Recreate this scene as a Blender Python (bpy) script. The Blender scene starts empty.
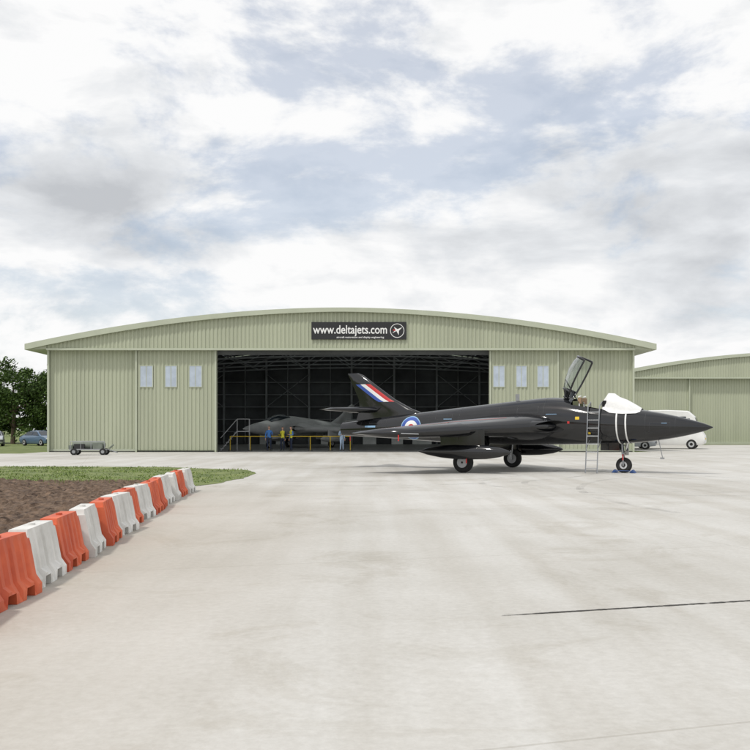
import bpy, bmesh, math, random
import numpy as np
from mathutils import Vector, Matrix, Euler, noise
random.seed(7); rng=np.random.default_rng(7)
R=math.radians
scene=bpy.context.scene
COL=scene.collection
scene.view_settings.view_transform='Standard'; scene.view_settings.look='None'; scene.view_settings.exposure=0; scene.view_settings.gamma=1

# ------------------------------------------------------------ materials
def new_mat(name):
    m=bpy.data.materials.new(name); m.use_nodes=True
    nt=m.node_tree; b=nt.nodes['Principled BSDF']
    return m,nt,b
def N(nt,t,**kw):
    n=nt.nodes.new(t)
    for k,v in kw.items(): setattr(n,k,v)
    return n
def mat(name,col,rough=.6,metal=0,var=.12,scale=3.0,bump=0.0,bscale=40,coat=0,col2=None,spec=None,stretch=None,rvar=0):
    m,nt,b=new_mat(name)
    tc=N(nt,'ShaderNodeTexCoord'); src=tc.outputs['Object']
    if stretch:
        mp=N(nt,'ShaderNodeMapping'); mp.inputs['Scale'].default_value=stretch
        nt.links.new(src,mp.inputs[0]); src=mp.outputs[0]
    no=N(nt,'ShaderNodeTexNoise'); no.inputs['Scale'].default_value=scale; no.inputs['Detail'].default_value=6
    no.inputs['Roughness'].default_value=.6
    nt.links.new(src,no.inputs['Vector'])
    r=N(nt,'ShaderNodeValToRGB'); r.color_ramp.elements[0].position=.3; r.color_ramp.elements[1].position=.7
    c1=[c*(1-var) for c in col]; c2=list(col2) if col2 else [min(1,c*(1+var)) for c in col]
    r.color_ramp.elements[0].color=(*c1,1); r.color_ramp.elements[1].color=(*c2,1)
    nt.links.new(no.outputs['Fac'],r.inputs[0]); nt.links.new(r.outputs[0],b.inputs['Base Color'])
    b.inputs['Roughness'].default_value=rough; b.inputs['Metallic'].default_value=metal
    if rvar:
        mr=N(nt,'ShaderNodeMapRange'); mr.inputs[1].default_value=.3; mr.inputs[2].default_value=.7; mr.inputs[3].default_value=rough; mr.inputs[4].default_value=rough+rvar
        nt.links.new(no.outputs['Fac'],mr.inputs[0]); nt.links.new(mr.outputs[0],b.inputs['Roughness'])
    if coat: b.inputs['Coat Weight'].default_value=coat; b.inputs['Coat Roughness'].default_value=.08
    if spec is not None: b.inputs['Specular IOR Level'].default_value=spec
    if bump:
        n2=N(nt,'ShaderNodeTexNoise'); n2.inputs['Scale'].default_value=bscale; n2.inputs['Detail'].default_value=5
        nt.links.new(tc.outputs['Object'],n2.inputs['Vector'])
        bp=N(nt,'ShaderNodeBump'); bp.inputs['Strength'].default_value=bump; bp.inputs['Distance'].default_value=.02
        nt.links.new(n2.outputs['Fac'],bp.inputs['Height']); nt.links.new(bp.outputs[0],b.inputs['Normal'])
    return m
M={}
M['clad']=mat('green_cladding',(.395,.42,.31),.5,var=.08,scale=.6,stretch=(1,1,.12),rvar=.15)
M['clad2']=mat('green_cladding_trim',(.44,.47,.365),.5,var=.05,scale=1)
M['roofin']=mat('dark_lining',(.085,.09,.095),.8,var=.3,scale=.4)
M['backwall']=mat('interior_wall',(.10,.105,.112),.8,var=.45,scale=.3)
M['steel']=mat('painted_steel',(.33,.345,.36),.5,var=.25,scale=1)
M['ladder']=mat('light_metal_tube',(.50,.51,.52),.4,var=.1)
M['window']=mat('window_panel',(.44,.50,.58),.25,var=.12,scale=2)
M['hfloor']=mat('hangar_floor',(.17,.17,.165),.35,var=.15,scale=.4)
M['black']=mat('gloss_black_paint',(.006,.0065,.008),.05,var=.2,scale=1.5,spec=.7,rvar=.08)
M['dark']=mat('dark_void',(.006,.006,.006),.9)
M['joint']=mat('panel_joint_sealant',(.035,.036,.04),.5)
M['tyre']=mat('tyre_rubber',(.018,.018,.018),.85,var=.2,scale=8)
M['hub']=mat('wheel_hub',(.45,.46,.47),.4,var=.1)
M['metal']=mat('bare_metal',(.35,.36,.37),.35,metal=.8,var=.12)
M['silver']=mat('grey_airframe_paint',(.46,.47,.47),.3,var=.2,scale=.8)
M['white']=mat('white_paint',(.78,.78,.77),.5,var=.04)
M['cloth']=mat('white_canvas',(.74,.74,.73),.9,var=.06,scale=6,bump=.6,bscale=9)
M['red']=mat('red_marking',(.50,.03,.03),.4,var=.06)
M['blue']=mat('blue_marking',(.04,.09,.36),.4,var=.06)
M['lblue']=mat('light_blue_marking',(.25,.42,.62),.4,var=.06)
M['yellow']=mat('yellow_paint',(.72,.50,.03),.5,var=.08)
M['signblk']=mat('sign_black',(.018,.018,.02),.45)
M['bred']=mat('orange_red_plastic',(.58,.085,.03),.5,var=.2,scale=2.5,col2=(.70,.15,.06),rvar=.2)
M['bwhite']=mat('white_plastic',(.66,.65,.61),.5,var=.2,scale=3,rvar=.2,col2=(.75,.74,.71))
M['tan']=mat('tan_seat',(.30,.20,.12),.8)
M['green_seat']=mat('olive_fabric',(.10,.11,.06),.9)
M['bark']=mat('bark',(.09,.065,.045),.95,var=.3,scale=6,bump=.6)
def leafmat(name,a,bc):
    m,nt,b=new_mat(name)
    g=N(nt,'ShaderNodeNewGeometry'); r=N(nt,'ShaderNodeValToRGB')
    r.color_ramp.elements[0].color=(*a,1); r.color_ramp.elements[1].color=(*bc,1)
    nt.links.new(g.outputs['Random Per Island'],r.inputs[0]); nt.links.new(r.outputs[0],b.inputs['Base Color'])
    b.inputs['Roughness'].default_value=.6; b.inputs['Specular IOR Level'].default_value=.2
    return m
M['leaf']=leafmat('foliage',(.025,.05,.012),(.085,.14,.03))
M['blade']=leafmat('grass_blades',(.09,.15,.025),(.22,.28,.075))
M['grass']=mat('grass_ground',(.10,.155,.035),.95,var=.35,scale=1.2,bump=.5,bscale=20,col2=(.21,.24,.085))
M['soil']=mat('brown_soil',(.075,.046,.031),.98,var=.5,scale=6,bump=.8,bscale=30,col2=(.20,.135,.09))
M['carblue']=mat('car_paint_blue',(.10,.16,.24),.25,var=.05,coat=.5)
M['carsilver']=mat('car_paint_silver',(.45,.47,.5),.3,metal=.4,var=.05)
M['glassdark']=mat('vehicle_glass',(.03,.04,.05),.08,var=.1)
M['drain']=mat('drain_grating',(.06,.057,.052),.9,var=.5,scale=20,bump=.8)
M['hivis']=mat('hi_vis_fabric',(.70,.66,.05),.7)
M['shirtblue']=mat('blue_fabric',(.06,.20,.52),.85)
M['shirtlb']=mat('light_blue_fabric',(.45,.58,.75),.85)
M['navy']=mat('navy_fabric',(.02,.03,.06),.9)
M['skin']=mat('skin',(.55,.33,.24),.6,var=.06)
M['hair']=mat('hair',(.05,.03,.02),.8)
M['shoe']=mat('shoe_leather',(.02,.018,.016),.6)
M['chock']=mat('blue_chock',(.03,.08,.24),.6)
M['rubbish']=mat('khaki_equipment',(.16,.18,.15),.7,var=.2)
m,nt,b=new_mat('canopy_glass'); nt.nodes.remove(b)
o=nt.nodes['Material Output']; tr=N(nt,'ShaderNodeBsdfTransparent'); gl=N(nt,'ShaderNodeBsdfGlossy'); mx=N(nt,'ShaderNodeMixShader'); lw=N(nt,'ShaderNodeLayerWeight')
tr.inputs[0].default_value=(.80,.84,.86,1); gl.inputs['Roughness'].default_value=.03; lw.inputs[0].default_value=.25
nt.links.new(lw.outputs['Facing'],mx.inputs[0]); nt.links.new(tr.outputs[0],mx.inputs[1]); nt.links.new(gl.outputs[0],mx.inputs[2]); nt.links.new(mx.outputs[0],o.inputs[0])
M['glass']=m
m,nt,b=new_mat('added_rooflight_sheet'); nt.nodes.remove(b)  # sheet for unseen roof strips, added to let sky light into the hangar
o=nt.nodes['Material Output']; tr=N(nt,'ShaderNodeBsdfTransparent'); df=N(nt,'ShaderNodeBsdfTranslucent'); mx=N(nt,'ShaderNodeMixShader'); no=N(nt,'ShaderNodeTexNoise'); no.inputs['Scale'].default_value=2
tr.inputs[0].default_value=(.7,.75,.75,1); df.inputs[0].default_value=(.6,.65,.62,1); nt.links.new(no.outputs['Fac'],mx.inputs[0])
nt.links.new(tr.outputs[0],mx.inputs[1]); nt.links.new(df.outputs[0],mx.inputs[2]); nt.links.new(mx.outputs[0],o.inputs[0])
M['added_rooflight']=m
m,nt,b=new_mat('tyre_mark_rubber'); o=nt.nodes['Material Output']; b.inputs['Base Color'].default_value=(.24,.23,.22,1); b.inputs['Roughness'].default_value=.8
tr=N(nt,'ShaderNodeBsdfTransparent'); mx=N(nt,'ShaderNodeMixShader'); no=N(nt,'ShaderNodeTexNoise'); no.inputs['Scale'].default_value=1.1; no.inputs['Detail'].default_value=9; no.inputs['Roughness'].default_value=.75
tcx=N(nt,'ShaderNodeTexCoord'); nt.links.new(tcx.outputs['Object'],no.inputs['Vector']); mr=N(nt,'ShaderNodeMapRange'); mr.inputs[1].default_value=.44; mr.inputs[2].default_value=.8; mr.inputs[3].default_value=0; mr.inputs[4].default_value=.45
nt.links.new(no.outputs['Fac'],mr.inputs[0]); nt.links.new(mr.outputs[0],mx.inputs[0]); nt.links.new(tr.outputs[0],mx.inputs[1]); nt.links.new(b.outputs[0],mx.inputs[2]); nt.links.new(mx.outputs[0],o.inputs[0])
M['tyremark']=m
def concrete():
    m,nt,b=new_mat('apron_concrete'); L=nt.links.new
    tc=N(nt,'ShaderNodeTexCoord'); mp=N(nt,'ShaderNodeMapping'); mp.inputs['Rotation'].default_value=(0,0,R(-16)); mp.inputs['Location'].default_value=(1.3,2.1,0); L(tc.outputs['Object'],mp.inputs[0])
    n1=N(nt,'ShaderNodeTexNoise'); n1.inputs['Scale'].default_value=.16; n1.inputs['Detail'].default_value=7; n1.inputs['Roughness'].default_value=.62; L(mp.outputs[0],n1.inputs['Vector'])
    r1=N(nt,'ShaderNodeValToRGB'); e=r1.color_ramp.elements
    e[0].position=.33; e[0].color=(.47,.455,.42,1); e[1].position=.62; e[1].color=(.59,.58,.555,1); L(n1.outputs['Fac'],r1.inputs[0])
    mp2=N(nt,'ShaderNodeMapping'); mp2.inputs['Rotation'].default_value=(0,0,R(12)); mp2.inputs['Scale'].default_value=(1.6,.10,1); L(tc.outputs['Object'],mp2.inputs[0])
    n2=N(nt,'ShaderNodeTexNoise'); n2.inputs['Scale'].default_value=1.0; n2.inputs['Detail'].default_value=6; L(mp2.outputs[0],n2.inputs['Vector'])
    r2=N(nt,'ShaderNodeValToRGB'); r2.color_ramp.elements[0].position=.35; r2.color_ramp.elements[0].color=(.89,.875,.85,1); r2.color_ramp.elements[1].position=.6; r2.color_ramp.elements[1].color=(1,1,1,1); L(n2.outputs['Fac'],r2.inputs[0])
    m1=N(nt,'ShaderNodeMix',data_type='RGBA',blend_type='MULTIPLY'); m1.inputs[0].default_value=1; L(r1.outputs[0],m1.inputs[6]); L(r2.outputs[0],m1.inputs[7])
    br=N(nt,'ShaderNodeTexBrick'); br.offset=0; br.inputs['Scale'].default_value=1; br.inputs['Brick Width'].default_value=9; br.inputs['Row Height'].default_value=6
    br.inputs['Mortar Size'].default_value=.012; br.inputs['Mortar Smooth'].default_value=.3
    br.inputs['Color1'].default_value=(1,1,1,1); br.inputs['Color2'].default_value=(.92,.92,.91,1); br.inputs['Mortar'].default_value=(.66,.64,.60,1); L(mp.outputs[0],br.inputs['Vector'])
    m2=N(nt,'ShaderNodeMix',data_type='RGBA',blend_type='MULTIPLY'); m2.inputs[0].default_value=.5; L(m1.outputs[2],m2.inputs[6]); L(br.outputs[0],m2.inputs[7])
    n3=N(nt,'ShaderNodeTexNoise'); n3.inputs['Scale'].default_value=14; n3.inputs['Detail'].default_value=8; n3.inputs['Roughness'].default_value=.75; L(tc.outputs['Object'],n3.inputs['Vector'])
    r3=N(nt,'ShaderNodeValToRGB'); r3.color_ramp.elements[0].position=.3; r3.color_ramp.elements[0].color=(.84,.835,.82,1); r3.color_ramp.elements[1].position=.65; r3.color_ramp.elements[1].color=(1,1,1,1); L(n3.outputs['Fac'],r3.inputs[0])
    m3=N(nt,'ShaderNodeMix',data_type='RGBA',blend_type='MULTIPLY'); m3.inputs[0].default_value=1; L(m2.outputs[2],m3.inputs[6]); L(r3.outputs[0],m3.inputs[7])
    n5=N(nt,'ShaderNodeTexNoise'); n5.inputs['Scale'].default_value=.55; n5.inputs['Detail'].default_value=9; n5.inputs['Roughness'].default_value=.7; n5.inputs['Distortion'].default_value=1.2; L(tc.outputs['Object'],n5.inputs['Vector'])
    r5=N(nt,'ShaderNodeValToRGB'); r5.color_ramp.elements[0].position=.28; r5.color_ramp.elements[0].color=(.82,.80,.76,1); r5.color_ramp.elements[1].position=.47; r5.color_ramp.elements[1].color=(1,1,1,1); L(n5.outputs['Fac'],r5.inputs[0])
    m5=N(nt,'ShaderNodeMix',data_type='RGBA',blend_type='MULTIPLY'); m5.inputs[0].default_value=1; L(m3.outputs[2],m5.inputs[6]); L(r5.outputs[0],m5.inputs[7])
    sp=N(nt,'ShaderNodeSeparateXYZ'); L(tc.outputs['Object'],sp.inputs[0])
    mr=N(nt,'ShaderNodeMapRange'); mr.inputs[1].default_value=-4.6; mr.inputs[2].default_value=-.2; mr.inputs[3].default_value=1.0; mr.inputs[4].default_value=0; L(sp.outputs['X'],mr.inputs[0])
    mr2=N(nt,'ShaderNodeMapRange'); mr2.inputs[1].default_value=12; mr2.inputs[2].default_value=28; mr2.inputs[3].default_value=1; mr2.inputs[4].default_value=0; L(sp.outputs['Y'],mr2.inputs[0])
    mm=N(nt,'ShaderNodeMath',operation='MULTIPLY'); L(mr.outputs[0],mm.inputs[0]); L(mr2.outputs[0],mm.inputs[1])
    mm2=N(nt,'ShaderNodeMath',operation='MULTIPLY'); L(mm.outputs[0],mm2.inputs[0]); L(n2.outputs['Fac'],mm2.inputs[1])
    m4=N(nt,'ShaderNodeMix',data_type='RGBA'); L(mm2.outputs[0],m4.inputs[0]); L(m5.outputs[2],m4.inputs[6]); m4.inputs[7].default_value=(.34,.26,.17,1)
    L(m4.outputs[2],b.inputs['Base Color']); b.inputs['Roughness'].default_value=.75
    bp=N(nt,'ShaderNodeBump'); bp.inputs['Strength'].default_value=.25; bp.inputs['Distance'].default_value=.01; L(n3.outputs['Fac'],bp.inputs['Height']); L(bp.outputs[0],b.inputs['Normal'])
    return m
M['concrete']=concrete()

# ------------------------------------------------------------ mesh helpers
def empty(name,loc=(0,0,0),rz=0):
    e=bpy.data.objects.new(name,None); COL.objects.link(e); e.location=loc; e.rotation_euler=(0,0,rz); e.empty_display_size=.3; return e
def mesh(name,verts,faces,mats,parent=None,fm=None,smooth=False,loc=(0,0,0),rot=None,bevel=0,fixn=False):
    me=bpy.data.meshes.new(name); me.from_pydata([tuple(v) for v in verts],[],[tuple(f) for f in faces])
    if not isinstance(mats,(list,tuple)): mats=[mats]
    for k in mats: me.materials.append(M[k])
    if fm is not None: me.polygons.foreach_set('material_index',fm)
    if fixn:
        bm=bmesh.new(); bm.from_mesh(me); bmesh.ops.recalc_face_normals(bm,faces=bm.faces); bm.to_mesh(me); bm.free()
    if smooth: me.polygons.foreach_set('use_smooth',[True]*len(me.polygons))
    me.update()
    o=bpy.data.objects.new(name,me); COL.objects.link(o); o.location=loc
    if rot: o.rotation_euler=rot
    if parent: o.parent=parent
    if bevel:
        bv=o.modifiers.new('b','BEVEL'); bv.width=bevel; bv.segments=2; bv.limit_method='ANGLE'
    return o
class B:
    def __init__(s): s.v=[];s.f=[];s.m=[]
    def add(s,vs,fs,mi=0):
        k=len(s.v); s.v+= [tuple(v) for v in vs]; s.f+=[tuple(i+k for i in f) for f in fs]; s.m+=[mi]*len(fs)
    def box(s,x0,x1,y0,y1,z0,z1,mi=0,mtx=None):
        vs=[(x0,y0,z0),(x1,y0,z0),(x1,y1,z0),(x0,y1,z0),(x0,y0,z1),(x1,y0,z1),(x1,y1,z1),(x0,y1,z1)]
        if mtx: vs=[mtx@Vector(v) for v in vs]
        s.add(vs,[(0,3,2,1),(4,5,6,7),(0,1,5,4),(1,2,6,5),(2,3,7,6),(3,0,4,7)],mi)
    def tube(s,p,q,r,r2=None,n=10,mi=0,caps=True):
        p=Vector(p);q=Vector(q); r2=r if r2 is None else r2
        d=(q-p).normalized(); a=d.orthogonal().normalized(); b=d.cross(a)
        vs=[p+(a*math.cos(t)+b*math.sin(t))*r for t in [2*math.pi*i/n for i in range(n)]]
        vs+=[q+(a*math.cos(t)+b*math.sin(t))*r2 for t in [2*math.pi*i/n for i in range(n)]]
        fs=[(i,(i+1)%n,n+(i+1)%n,n+i) for i in range(n)]
        if caps: fs+=[tuple(range(n))[::-1],tuple(range(n,2*n))]
        s.add(vs,fs,mi)
    def loft(s,rings,mi=0,caps=True,closed=True):
        n=len(rings[0]); vs=[v for r in rings for v in r]; fs=[]
        for i in range(len(rings)-1):
            for j in range(n if closed else n-1):
                a=i*n+j; b2=i*n+(j+1)%n
                fs.append((a,b2,b2+n,a+n))
        if caps: fs+=[tuple(range(n))[::-1],tuple(range((len(rings)-1)*n,len(rings)*n))]
        s.add(vs,fs,mi)
    def lathe(s,prof,c,axis,n=24,mi=0):
        c=Vector(c); d=Vector(axis).normalized(); a=d.orthogonal().normalized(); b=d.cross(a)
        rings=[[c+d*t+(a*math.cos(2*math.pi*i/n)+b*math.sin(2*math.pi*i/n))*max(r,1e-4) for i in range(n)] for t,r in prof]
        s.loft(rings,mi)
    def out(s,name,mats,parent=None,smooth=False,bevel=0,fixn=True,**k):
        o=mesh(name,s.v,s.f,mats,parent,fm=s.m,smooth=smooth,bevel=bevel,fixn=fixn,**k)
        return o
def autosmooth(o,ang=40):
    me=o.data; me.polygons.foreach_set('use_smooth',[True]*len(me.polygons))
    try: me.set_sharp_from_angle(angle=R(ang))
    except Exception: pass
def cr(xs,ys,x):
    xs=np.array(xs,float); ys=np.array(ys,float); x=min(max(x,xs[0]),xs[-1])
    d=np.gradient(ys,xs); i=min(max(int(np.searchsorted(xs,x))-1,0),len(xs)-2)
    h=xs[i+1]-xs[i]; t=(x-xs[i])/h
    return float((2*t**3-3*t**2+1)*ys[i]+(t**3-2*t**2+t)*h*d[i]+(-2*t**3+3*t**2)*ys[i+1]+(t**3-t**2)*h*d[i+1])

# ------------------------------------------------------------ camera
cam=bpy.data.cameras.new('camera'); co=bpy.data.objects.new('camera',cam); COL.objects.link(co); scene.camera=co
co.location=(0,0,1.5); co.rotation_euler=(R(90),0,0)
cam.sensor_width=36; cam.lens=900/750*36; cam.shift_x=4/750; cam.shift_y=55/750; cam.clip_end=6000; cam.clip_start=.1

# ------------------------------------------------------------ world
w=bpy.data.worlds.new('World'); scene.world=w; w.use_nodes=True; nt=w.node_tree; L=nt.links.new
S=Vector((-.50,-.50,1.15)).normalized()
bg=nt.nodes['Background']; out=nt.nodes['World Output']
sky=N(nt,'ShaderNodeTexSky',sky_type='NISHITA'); sky.sun_disc=False; sky.sun_elevation=math.asin(S.z); sky.sun_rotation=math.atan2(S.x,S.y)%(2*math.pi)
sky.air_density=1; sky.dust_density=2.5
L(sky.outputs[0],bg.inputs[0]); bg.inputs[1].default_value=.15
tc=N(nt,'ShaderNodeTexCoord')
mpa=N(nt,'ShaderNodeMapping'); mpa.inputs['Scale'].default_value=(1,1,2.1); mpa.inputs['Location'].default_value=(2.2,.4,.25); L(tc.outputs['Generated'],mpa.inputs[0])
n1=N(nt,'ShaderNodeTexNoise'); n1.inputs['Scale'].default_value=4.2; n1.inputs['Detail'].default_value=11; n1.inputs['Roughness'].default_value=.6; n1.inputs['Distortion'].default_value=.2
L(mpa.outputs[0],n1.inputs['Vector'])
cov=N(nt,'ShaderNodeMapRange'); cov.interpolation_type='SMOOTHSTEP'; cov.inputs[1].default_value=.38; cov.inputs[2].default_value=.50; cov.inputs[3].default_value=.52; cov.inputs[4].default_value=1; L(n1.outputs['Fac'],cov.inputs[0])
mp=N(nt,'ShaderNodeMapping'); mp.inputs['Scale'].default_value=(1,1,2.4); mp.inputs['Location'].default_value=(3.1,1.7,.13); L(tc.outputs['Generated'],mp.inputs[0])
n2=N(nt,'ShaderNodeTexNoise'); n2.inputs['Scale'].default_value=6.5; n2.inputs['Detail'].default_value=11; n2.inputs['Roughness'].default_value=.56; n2.inputs['Distortion'].default_value=.25; L(mp.outputs[0],n2.inputs['Vector'])
def blob(v,rad):
    d=N(nt,'ShaderNodeVectorMath',operation='SUBTRACT'); L(tc.outputs['Generated'],d.inputs[0]); d.inputs[1].default_value=Vector(v).normalized()
    s=N(nt,'ShaderNodeVectorMath',operation='MULTIPLY'); L(d.outputs[0],s.inputs[0]); s.inputs[1].default_value=(1,1,2.6)
    l=N(nt,'ShaderNodeVectorMath',operation='LENGTH'); L(s.outputs[0],l.inputs[0])
    r=N(nt,'ShaderNodeMapRange'); r.inputs[1].default_value=rad; r.inputs[2].default_value=0; r.inputs[3].default_value=0; r.inputs[4].default_value=1; L(l.outputs['Value'],r.inputs[0]); return r.outputs[0]
acc=None
for v,rad in [((-265,900,225),.22),((235,900,222),.26),((330,900,165),.20)]:
    bb=blob(v,rad)
    if acc is None: acc=bb
    else:
        a=N(nt,'ShaderNodeMath',operation='MAXIMUM'); L(acc,a.inputs[0]); L(bb,a.inputs[1]); acc=a.outputs[0]
g1=N(nt,'ShaderNodeMath',operation='MULTIPLY_ADD'); L(acc,g1.inputs[0]); g1.inputs[1].default_value=.36; L(n2.outputs['Fac'],g1.inputs[2])
gr=N(nt,'ShaderNodeValToRGB'); e=gr.color_ramp.elements
e[0].position=.53; e[0].color=(1.0,1.0,1.0,1); e[1].position=.90; e[1].color=(.56,.58,.61,1)
mid=e.new(.67); mid.color=(.80,.82,.845,1)
L(g1.outputs[0],gr.inputs[0])
bg2=N(nt,'ShaderNodeBackground'); L(gr.outputs[0],bg2.inputs[0]); bg2.inputs[1].default_value=.98
mx=N(nt,'ShaderNodeMixShader'); L(cov.outputs[0],mx.inputs[0]); L(bg.outputs[0],mx.inputs[1]); L(bg2.outputs[0],mx.inputs[2]); L(mx.outputs[0],out.inputs[0])
sun=bpy.data.lights.new('sun','SUN'); so=bpy.data.objects.new('sun',sun); COL.objects.link(so); sun.energy=2.1; sun.angle=R(4); sun.color=(1,.97,.92)
so.rotation_euler=S.to_track_quat('Z','Y').to_euler(); so.location=(0,0,50)

# ------------------------------------------------------------ ground
def sheet(name,pts,z,mk):
    return mesh(name,[(x,y,z) for x,y in pts],[tuple(range(len(pts)))],mk)
sheet('ground',[(-3000,-3000),(3000,-3000),(3000,3000),(-3000,3000)],0,'grass')
sheet('concrete_apron',[(-45,-30),(90,-30),(90,92),(19,92),(19,61),(-22.2,61),(-22.2,57),(-45,55)],.004,'concrete')
def bx(y): return -3.0-(y-7.7)*1.4/14.1
nx,ny=230,240
vs=[];fs=[]
for j in range(ny+1):
    y=-3+28.6*j/ny
    for i in range(nx+1):
        t=i/nx; x1=bx(y)-.28; x=-24+(x1+24)*(t**.62)
        edge=min(1,(x1-x)/.35,(25.6-y)/.6,(y+3)/.5)
        p=Vector((x,y,0))
        h=.05*noise.noise(p*.8)+.07*abs(noise.noise(p*2.6))+.08*abs(noise.noise(p*6+Vector((9,0,0))))+.06*noise.noise(p*13)
        vs.append((x,y,.012+max(0,edge)*max(0,h+.06)))
for j in range(ny):
    for i in range(nx):
        a=j*(nx+1)+i; fs.append((a,a+1,a+nx+2,a+nx+1))
mesh('soil_bed',vs,fs,'soil',smooth=False)
b=B()
for q in range(3500):
    y=random.uniform(6,25.2); x=bx(y)-.35-abs(random.random())**1.0*18
    s=.015+.06*random.random()**3; z=.06+.03*random.random()
    pts=[(x+s*a*random.uniform(.6,1.2),y+s*c*random.uniform(.6,1.2),z+s*d*random.uniform(.5,1)) for a,c,d in ((1,0,0),(0,1,0),(-1,0,0),(0,-1,0),(0,0,1),(0,0,-1))]
    b.add(pts,[(0,1,4),(1,2,4),(2,3,4),(3,0,4),(1,0,5),(2,1,5),(3,2,5),(0,3,5)])
b.out('soil_clods',['soil'],fixn=False)
gp=[(-45,25.0),(-9.0,25.0),(-6.2,23.6),(-4.9,23.2),(-4.35,25.0),(-3.95,28.0),(-3.95,31.0),(-4.6,33.6),(-6.2,34.6),(-8.3,36.3),(-14,36.8),(-45,37.5)]
rg=[]
for i in range(len(gp)):
    a=Vector(gp[i]); c=Vector(gp[(i+1)%len(gp)]); n_=max(1,int((c-a).length/.35)) if max(a.x,c.x)>-20 else 1
    for k in range(n_):
        p=a+(c-a)*k/n_; rg.append((p.x+.12*noise.noise(Vector((p.x*1.5,p.y*1.5,0))),p.y+.25*noise.noise(Vector((p.x*1.5,p.y*1.5,5)))))
sheet('grass_verge',rg,.010,'grass')
def inpoly(x,y,poly):
    c=False; n=len(poly)
    for i in range(n):
        x1,y1=poly[i]; x2,y2=poly[i-1]
        if (y1>y)!=(y2>y) and x<(x2-x1)*(y-y1)/(y2-y1)+x1: c=not c
    return c
vs=[];fs=[]
k=0
while k<26000:
    x=-random.random()**.8*22-3.7; y=23+random.random()*14.3
    if not inpoly(x,y,gp): continue
    dens=noise.noise(Vector((x*.7,y*.7,4)))
    if dens<-.1 and random.random()<.8: k+=1; continue
    h=.02+.05*random.random()*(1+dens); a=random.random()*6.28; wd=.010+.012*random.random()
    dxx,dyy=math.cos(a)*wd,math.sin(a)*wd; lx,ly=random.gauss(0,.03),random.gauss(0,.03)
    n0=len(vs); vs+=[(x-dxx,y-dyy,.008),(x+dxx,y+dyy,.008),(x+lx,y+ly,h)]; fs.append((n0,n0+1,n0+2)); k+=1
for q in range(2500):
    y=25.6-abs(random.gauss(0,1.2)); x=-random.random()*20-4.7
    if x>bx(y)-.3: continue
    n0=len(vs); a=random.random()*6.28; vs+=[(x-.02*math.cos(a),y-.02*math.sin(a),.02),(x+.02*math.cos(a),y+.02*math.sin(a),.02),(x,y,.09+.09*random.random())]; fs.append((n0,n0+1,n0+2))
mesh('grass_tufts',vs,fs,'blade')
p0=Vector((1.05,7.24)); p1=Vector((10.0,9.75)); d=(p1-p0); nn=Vector((-d.y,d.x)).normalized()
vs=[];fs=[];K=420
for i in range(K+1):
    c=p0+d*(i/K); wv=(.012+.012*noise.noise(Vector((i*.35,0,0)))+.009*random.random())*min(1,.2+i/25)
    vs+=[(*(c+nn*wv),.009),(*(c-nn*(wv*.9)),.009)]
for i in range(K): fs.append((2*i,2*i+1,2*i+3,2*i+2))
mesh('drain_channel',vs,fs,'drain')
b=B()
def ribbon(pts,wd,z):
    L_=[];n=len(pts)
    for i in range(n):
        p=Vector(pts[i]); t=(Vector(pts[min(i+1,n-1)])-Vector(pts[max(i-1,0)])).normalized(); nn=Vector((-t.y,t.x))*wd/2; L_+=[(p.x+nn.x,p.y+nn.y,z),(p.x-nn.x,p.y-nn.y,z)]
    b.add(L_,[(2*i,2*i+1,2*i+3,2*i+2) for i in range(n-1)])
zz=.0075
for (cx,cy,rx,ry,a0,a1) in ((8.5,25.0,4.2,3.4,150,300),(8.7,25.2,5.6,4.8,150,290),(-1,40,9,14,-100,-20),(-1,40,10.6,16,-100,-20),(14,20,9,11,120,200),(30,60,26,46,-150,-100),(30,60,27.8,47.6,-150,-100)):
    ribbon([(cx+rx*math.cos(R(a0+(a1-a0)*i/40)),cy+ry*math.sin(R(a0+(a1-a0)*i/40))) for i in range(41)],.20,zz); zz+=.0004
b.out('tyre_marks',['tyremark'],fixn=False)

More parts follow.
